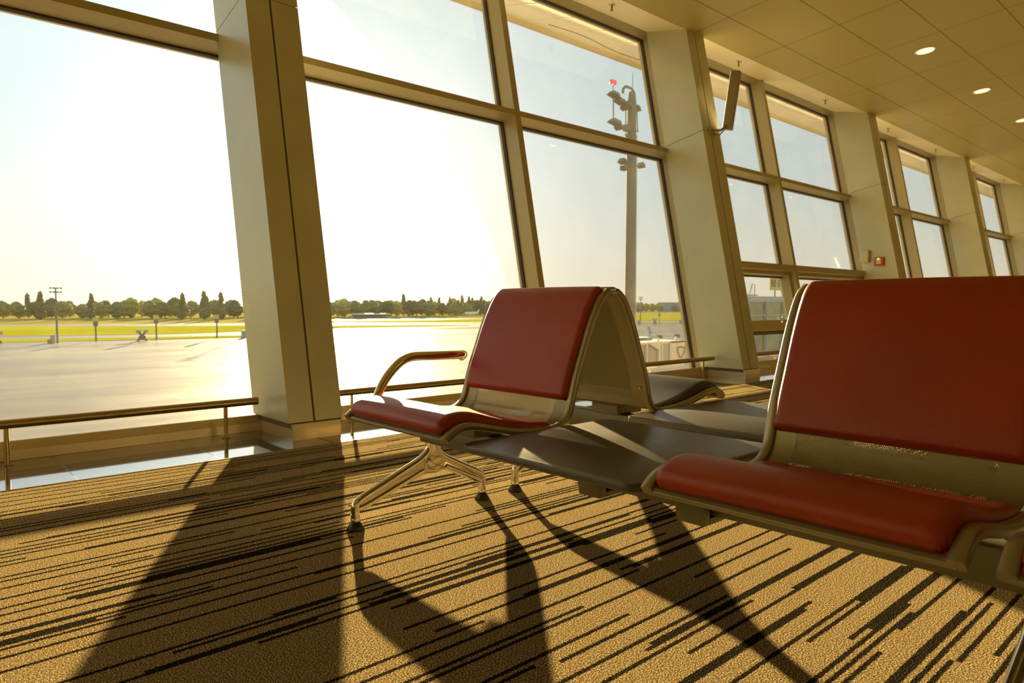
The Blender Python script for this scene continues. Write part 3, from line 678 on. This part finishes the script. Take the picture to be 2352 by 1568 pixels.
def stand_sign(x, y, hgt, lab):
    e = empty('stand_sign', (x, y, GZ), lab, 'sign')
    bm = bmesh.new(); tube(bm, [(x, y, GZ), (x, y, GZ+hgt-.9)], .13, 10); obj('pole', bm, mastm, e, True)
    bm = bmesh.new(); box(bm, x-.32, x+.32, y-.12, y+.12, GZ+hgt-1.45, GZ+hgt-.7); obj('control_box', bm, mat('brown_box', (.22, .13, .07), .6), e)
    bm = bmesh.new(); box(bm, x-.42, x+.42, y-.05, y+.05, GZ+hgt-.72, GZ+hgt); obj('sign_board', bm, yellow, e)
stand_sign(25.7, 130.5, 3.9, 'yellow topped stand sign right of the left light mast')
stand_sign(34.4, 128.8, 4.2, 'yellow topped stand sign beside the steel equipment, mid left')
stand_sign(44.2, 128.0, 4.2, 'yellow topped stand sign nearest the sunlit pillar')
stand_sign(175.5, 127.5, 4.0, 'yellow topped stand sign seen right of the big mast')
def trestle(x, y, lab):
    e = empty('dolly', (x, y, GZ), lab, 'ground equipment')
    for s_ in (-1, 1):
        bm = bmesh.new(); tube(bm, [(x-s_*.7, y, GZ), (x+s_*.55, y, GZ+1.5)], .16, 8); obj('strut', bm, mastm, e, True)
        bm = bmesh.new(); box(bm, x+s_*.55-.3, x+s_*.55+.3, y-.3, y+.3, GZ+1.35, GZ+1.85); obj('pad', bm, blueg, e)
    bm = bmesh.new(); box(bm, x-.45, x+.45, y-.3, y+.3, GZ+.2, GZ+.9); obj('body', bm, mat('brown_body', (.26, .17, .10), .7), e)
trestle(12.7, 133, 'crossed steel trestle at the left edge of the photo')
trestle(31.6, 126.5, 'crossed steel trestle left of the second stand sign')
trestle(173.0, 127.3, 'crossed steel trestle seen between the big mast and its right neighbour')
for (x, y, lab) in ((19.0, 128.3, 'small orange drum at the foot of the left light mast'),):
    bm = bmesh.new(); lathe(bm, [(.35, GZ), (.35, GZ+.55), (.2, GZ+.6)], x, y, 16); tag(obj('drum', bm, mat('orange_drum', (.5, .16, .03), .6), None, True), lab, 'drum')
# buildings far away
def building(x, y, w, d, h_, m_, lab):
    e = empty('building', (x, y, GZ), lab, 'building')
    obj('wall', boxes((x-w/2, x+w/2, y-d/2, y+d/2, GZ, GZ+h_)), m_, e)
    obj('roof', boxes((x-w/2-.3, x+w/2+.3, y-d/2-.3, y+d/2+.3, GZ+h_, GZ+h_+.4)), greyout, e)
    for i in range(max(2, int(w/7))):
        xx = x-w/2+ (i+.5)*w/max(2, int(w/7)); obj('window', boxes((xx-1.6, xx+1.6, y-d/2-.1, y-d/2, GZ+h_*.55, GZ+h_*.8)), blueg, e)
building(509, 395, 11, 5, 7.6, blueg, 'small grey block building beside the big mast, on the horizon')
building(517, 360, 40, 5, 7.6, blueg, 'wide blue grey hangar on the right horizon')
e = empty('shed', (158, 270, GZ), 'low white roofed shed below the trees, right of the sunlit pillar', 'shed')
obj('wall', boxes((152, 166, 267, 272, GZ, GZ+1.6)), mat('shed_wall', (.3, .22, .12), .8), e); obj('roof', boxes((151, 167, 266, 273, GZ+1.6, GZ+2.1)), white_m, e)
def plane(x, y, s, lab):
    e = empty('aircraft', (x, y, GZ), lab, 'aircraft')
    bm = bmesh.new(); tube(bm, smoothpath([(x-4*s, y, GZ+1.4*s), (x-3.4*s, y, GZ+1.4*s), (x, y, GZ+1.4*s), (x+3*s, y, GZ+1.6*s), (x+4.4*s, y, GZ+1.9*s)], 4), [.1*s+.55*s*math.sin(math.pi*min(1, (i+1)/18)) for i in range(17)], 12); obj('fuselage', bm, white_m, e, True)
    bm = bmesh.new(); prism(bm, [(x-.8*s, y-5*s), (x+.3*s, y-5*s), (x+1*s, y), (x+.3*s, y+5*s), (x-.8*s, y+5*s), (x-1*s, y)], 'z', GZ+1.2*s, GZ+1.32*s); obj('wing', bm, white_m, e)
    bm = bmesh.new(); prism(bm, [(x+3.2*s, GZ+1.7*s), (x+4.4*s, GZ+1.8*s), (x+4.9*s, GZ+3.3*s), (x+4.3*s, GZ+3.3*s)], 'y', y-.06*s, y+.06*s); obj('tail_fin', bm, white_m, e)
plane(226, 282, 1.1, 'small white aircraft parked below the two pointed conifers')
plane(262, 300, 1.1, 'small white aircraft parked right of the other one')

# tall floodlight mast close to the terminal
mx_, my_ = 37.93, 30.0
e = empty('floodlight_mast', (mx_, my_, GZ), 'tall grey floodlight mast with obstruction lights behind the second window', 'light mast')
bm = bmesh.new(); tube(bm, [(mx_, my_, GZ), (mx_, my_, 14.3), (mx_, my_, 15.0)], [.40, .30, .22], 20); obj('pole', bm, mastm, e, 40)
bm = bmesh.new(); tube(bm, [(mx_+.42, my_-.15, GZ), (mx_+.36, my_-.15, 12.2)], .05, 8); obj('pale_tube', bm, creamout, e, True)  # thin ivory tube running up beside the pole
D = Vector((-1, .93, 0)).normalized()      # direction that reads as left in the view
def MP(l_, z): return (mx_-l_, my_, z)
for pts, r_, nm in (([MP(1.98, 14.3), MP(0, 13.9)], .05, 'crossarm'), ([MP(1.95, 14.35), MP(1.9, 12.8)], .04, 'rod'), ([MP(1.9, 12.75), MP(0, 12.45)], .05, 'crossarm'), ([MP(.64, 13.9), MP(.62, 12.2)], .035, 'rod'), ([MP(.32, 13.9), MP(.30, 12.2)], .035, 'rod'), ([MP(-.52, 14.15), MP(-.66, 12.46)], .04, 'rod'), ([MP(0, 14.3), MP(-.5, 14.25)], .05, 'crossarm'), ([MP(0, 12.6), MP(-.66, 12.5)], .05, 'crossarm'), ([MP(-.05, 15.0), MP(-.08, 16.3)], .02, 'antenna'), ([MP(1.97, 14.5), MP(1.97, 15.05)], .025, 'rod'), ([MP(.78, 10.12), MP(-.9, 10.15)], .05, 'crossarm')):
    bm = bmesh.new(); tube(bm, pts, r_, 8); obj(nm, bm, mastm, e, True)
bm = bmesh.new(); tube(bm, fillet([MP(.97, 14.75), MP(.95, 15.0), MP(.72, 15.25), MP(.05, 15.25), MP(-.22, 14.95)], .2), .09, 10); obj('hoist_arm', bm, mastm, e, True)
def flood(l_, z, w, lean=.0):
    bm = bmesh.new(); x = mx_-l_
    hexa(bm, [(x-w/2, my_-.45, z-.10), (x+w/2, my_-.30, z-.22), (x+w/2, my_+.3, z-.22), (x-w/2, my_+.2, z-.10), (x-w/4, my_-.3, z+.13), (x+w/2, my_-.2, z+.08), (x+w/2, my_+.2, z+.08), (x-w/4, my_+.1, z+.13)]); obj('floodlight', bm, mastm, e)
for a_ in ((1.97, 14.5, .88), (1.35, 14.2, .8), (.62, 14.1, .75), (1.85, 12.75, 1.0), (.85, 13.9, .42), (1.45, 12.5, .4), (-.45, 14.05, .45), (1.0, 10.32, .5), (-1.0, 10.32, .4)): flood(*a_)
bm = bmesh.new(); box(bm, mx_-.95, mx_-.55, my_-.2, my_+.2, 9.7, 10.0); box(bm, mx_-.70, mx_-.22, my_-.2, my_+.2, 12.35, 12.75); obj('camera_box', bm, mastm, e)
bm = bmesh.new(); bmesh.ops.create_uvsphere(bm, u_segments=12, v_segments=8, radius=.14); bmesh.ops.translate(bm, verts=bm.verts, vec=MP(.50, 12.05)); obj('dome_camera', bm, mastm, e, True)
for dx in (-.15, .15):
    bm = bmesh.new(); lathe(bm, [(.12, 15.12), (.15, 15.2), (.13, 15.36), (.05, 15.42)], mx_-1.97+dx, my_, 14); obj('beacon', bm, redb, e, True)

# boarding bridge parts seen through the second bay
e = empty('boarding_bridge', (42, 31, GZ), 'ivory boarding bridge head with grey panels and a hanging hose', 'boarding bridge')
obj('frame', boxes((38.6, 44.5, 30, 33, -2.08, -1.93), (41.25, 41.52, 30, 30.3, -3.7, -2.08), (41.62, 41.78, 30, 30.3, -3.7, -2.08), (38.6, 44.5, 30, 33, -3.85, -3.66), (39.83, 39.95, 29.98, 30.3, -3.66, -2.08)), creamout, e)
bm = bmesh.new(); hexa(bm, [(40.1, 29.95, -2.08), (41.3, 29.95, -2.55), (41.3, 30.0, -2.55), (40.1, 30.0, -2.08), (40.3, 29.95, -2.0), (41.4, 29.95, -2.1), (41.4, 30.0, -2.1), (40.3, 30.0, -2.0)]); obj('brace', bm, creamout, e)
obj('panel', boxes((38.6, 41.25, 30.15, 32.8, -3.66, -2.08)), greyout, e)
obj('panel', boxes((41.78, 42.65, 30.1, 32.8, -3.66, -2.08)), blueg, e)
obj('cabin', boxes((42.65, 44.5, 30.0, 32.8, -3.66, -1.98)), creamout, e)
obj('door', boxes((44.5, 45.1, 30.1, 32.8, -3.9, -1.85)), blueg, e)
for xx in (41.47, 43.65):
    bm = bmesh.new(); tube(bm, [(xx, 30.2, -1.95), (xx, 30.2, -1.62)], .08, 10); obj('post', bm, creamout, e, True)
    bm = bmesh.new(); box(bm, xx+.02, xx+.28, 30.05, 30.35, -1.70, -1.47); obj('lamp', bm, letter, e)
bm = bmesh.new(); tube(bm, smoothpath([(43.45, 29.9, -2.45), (43.6, 29.9, -2.95), (43.95, 29.9, -3.22), (44.2, 29.9, -2.95), (44.4, 29.9, -2.5), (44.1, 29.9, -2.45), (43.8, 29.9, -2.38), (43.45, 29.9, -2.45)], 6), .035, 8); obj('hose', bm, letter, e, True)
bm = bmesh.new()
rnd = random.Random(3)
for i in range(7): x = 40.6+i*.4; box(bm, x-.18, x+.18, 32, 32.6, -2.0, -1.85+rnd.uniform(0, .12))
obj('roof_unit', bm, letter, e)
# airliner wing behind it
e = empty('airliner_wing', (58, 46, GZ), 'blue and white aircraft wing tip with upturned winglet behind the bridge', 'aircraft')
bm = bmesh.new(); prism(bm, [(50, 44), (60.4, 44.6), (60.6, 46.0), (50, 50)], 'z', -3.02, -2.80); obj('wing', bm, bluep, e)
bm = bmesh.new(); prism(bm, [(50, 44), (60.4, 44.6), (60.6, 46.0), (50, 50)], 'z', -2.79, -2.70); obj('wing_top', bm, white_m, e)
bm = bmesh.new(); prism(bm, [(60.2, -2.85), (60.8, -2.85), (60.15, -1.6), (59.85, -1.6)], 'y', 44.9, 45.1); obj('winglet', bm, blueg, e)
bm = bmesh.new(); bmesh.ops.create_uvsphere(bm, u_segments=12, v_segments=8, radius=.22); bmesh.ops.translate(bm, verts=bm.verts, vec=(60.4, 44.8, -2.55)); obj('tip_light', bm, white_m, e, True)

# glazed passenger walkway and stand number board seen through the low sash
e = empty('walkway', (45, 20, GZ), 'blue grey glazed walkway with posts seen through the low sash', 'walkway')
obj('roof_band', boxes((35.7, 60, 20, 23, .89, 1.2)), blueg, e)
for xx in (35.85, 37.95, 40.05, 42.15, 44.25): obj('post', boxes((xx-.05, xx+.05, 20.0, 20.1, -1.9, .89)), blueg, e)
obj('rail', boxes((35.7, 60, 20.0, 20.08, .09, .16)), blueg, e)
wg = mat('walkway_glass', (.16, .17, .06), .08, 0, .8); speckle(wg, 1.2, (.10, .09, .03), (.24, .26, .06))  # green-brown mottling paints the panes' reflection into the colour
obj('glazing', boxes((35.7, 60, 20.15, 20.2, -1.9, .89)), wg, e)
obj('parapet', boxes((35.7, 60, 19.95, 20.2, -5.3, -1.9)), mat('pink_render', (.45, .30, .24), .7), e)
bm = bmesh.new(); tube(bm, [(35.97, 20.08, 1.2), (36.29, 20.08, 1.88), (36.56, 20.08, 1.86), (36.56, 20.08, 1.2)], .025, 8); obj('ladder_frame', bm, mastm, e, True)
bm = bmesh.new(); tube(bm, [(35.7, 20.08, 1.26), (36.9, 20.08, 1.26)], .03, 8); obj('safety_bar', bm, mastm, e, True)
e = empty('stand_number_board', (38.95, 20.6, 1.2), 'yellow stand number board on a pole above the walkway', 'sign')
bm = bmesh.new(); tube(bm, [(38.95, 20.1, 1.15), (38.95, 20.1, 1.65)], .04, 8); obj('pole', bm, mastm, e, True)
def facev(x0, y0, x1, y1):
    d = Vector((x1-x0, y1-y0, 0)); n_ = Vector((d.y, -d.x, 0)).normalized()*.03
    bm = bmesh.new(); hexa(bm, [(x0, y0, 1.57), (x1, y1, 1.57), (x1-n_.x, y1-n_.y, 1.57), (x0-n_.x, y0-n_.y, 1.57), (x0, y0, 2.35), (x1, y1, 2.35), (x1-n_.x, y1-n_.y, 2.35), (x0-n_.x, y0-n_.y, 2.35)]); return bm
def txt(s_, x0, y0, x1, y1, parent):
    cu = bpy.data.curves.new('t', 'FONT'); cu.body = s_; cu.size = .62; cu.align_x = 'CENTER'; cu.align_y = 'CENTER'; cu.extrude = .008
    to = bpy.data.objects.new('t', cu); C.objects.link(to); bpy.context.view_layer.update()
    me = bpy.data.meshes.new_from_object(to.evaluated_get(bpy.context.evaluated_depsgraph_get())); C.objects.unlink(to); bpy.data.objects.remove(to)
    d = Vector((x1-x0, y1-y0, 0)).normalized(); n_ = Vector((d.y, -d.x, 0)); c_ = Vector(((x0+x1)/2, (y0+y1)/2, 1.95))+n_*.012
    M_ = Matrix((d, (0, 0, 1), n_)).transposed().to_4x4(); M_.translation = c_; me.transform(M_); me.materials.append(letter)
    o = bpy.data.objects.new('lettering', me); C.objects.link(o); o.parent = parent; o.matrix_parent_inverse = Matrix.Identity(4); return o
b1 = obj('sign_board', facev(38.15, 19.98, 38.97, 20.03), yellow, e); b2 = obj('sign_board', facev(38.98, 20.03, 39.85, 20.12), yellow, e)
txt('B0', 38.15, 19.98, 38.97, 20.03, b1); txt('B', 38.98, 20.03, 39.70, 20.1, b2)
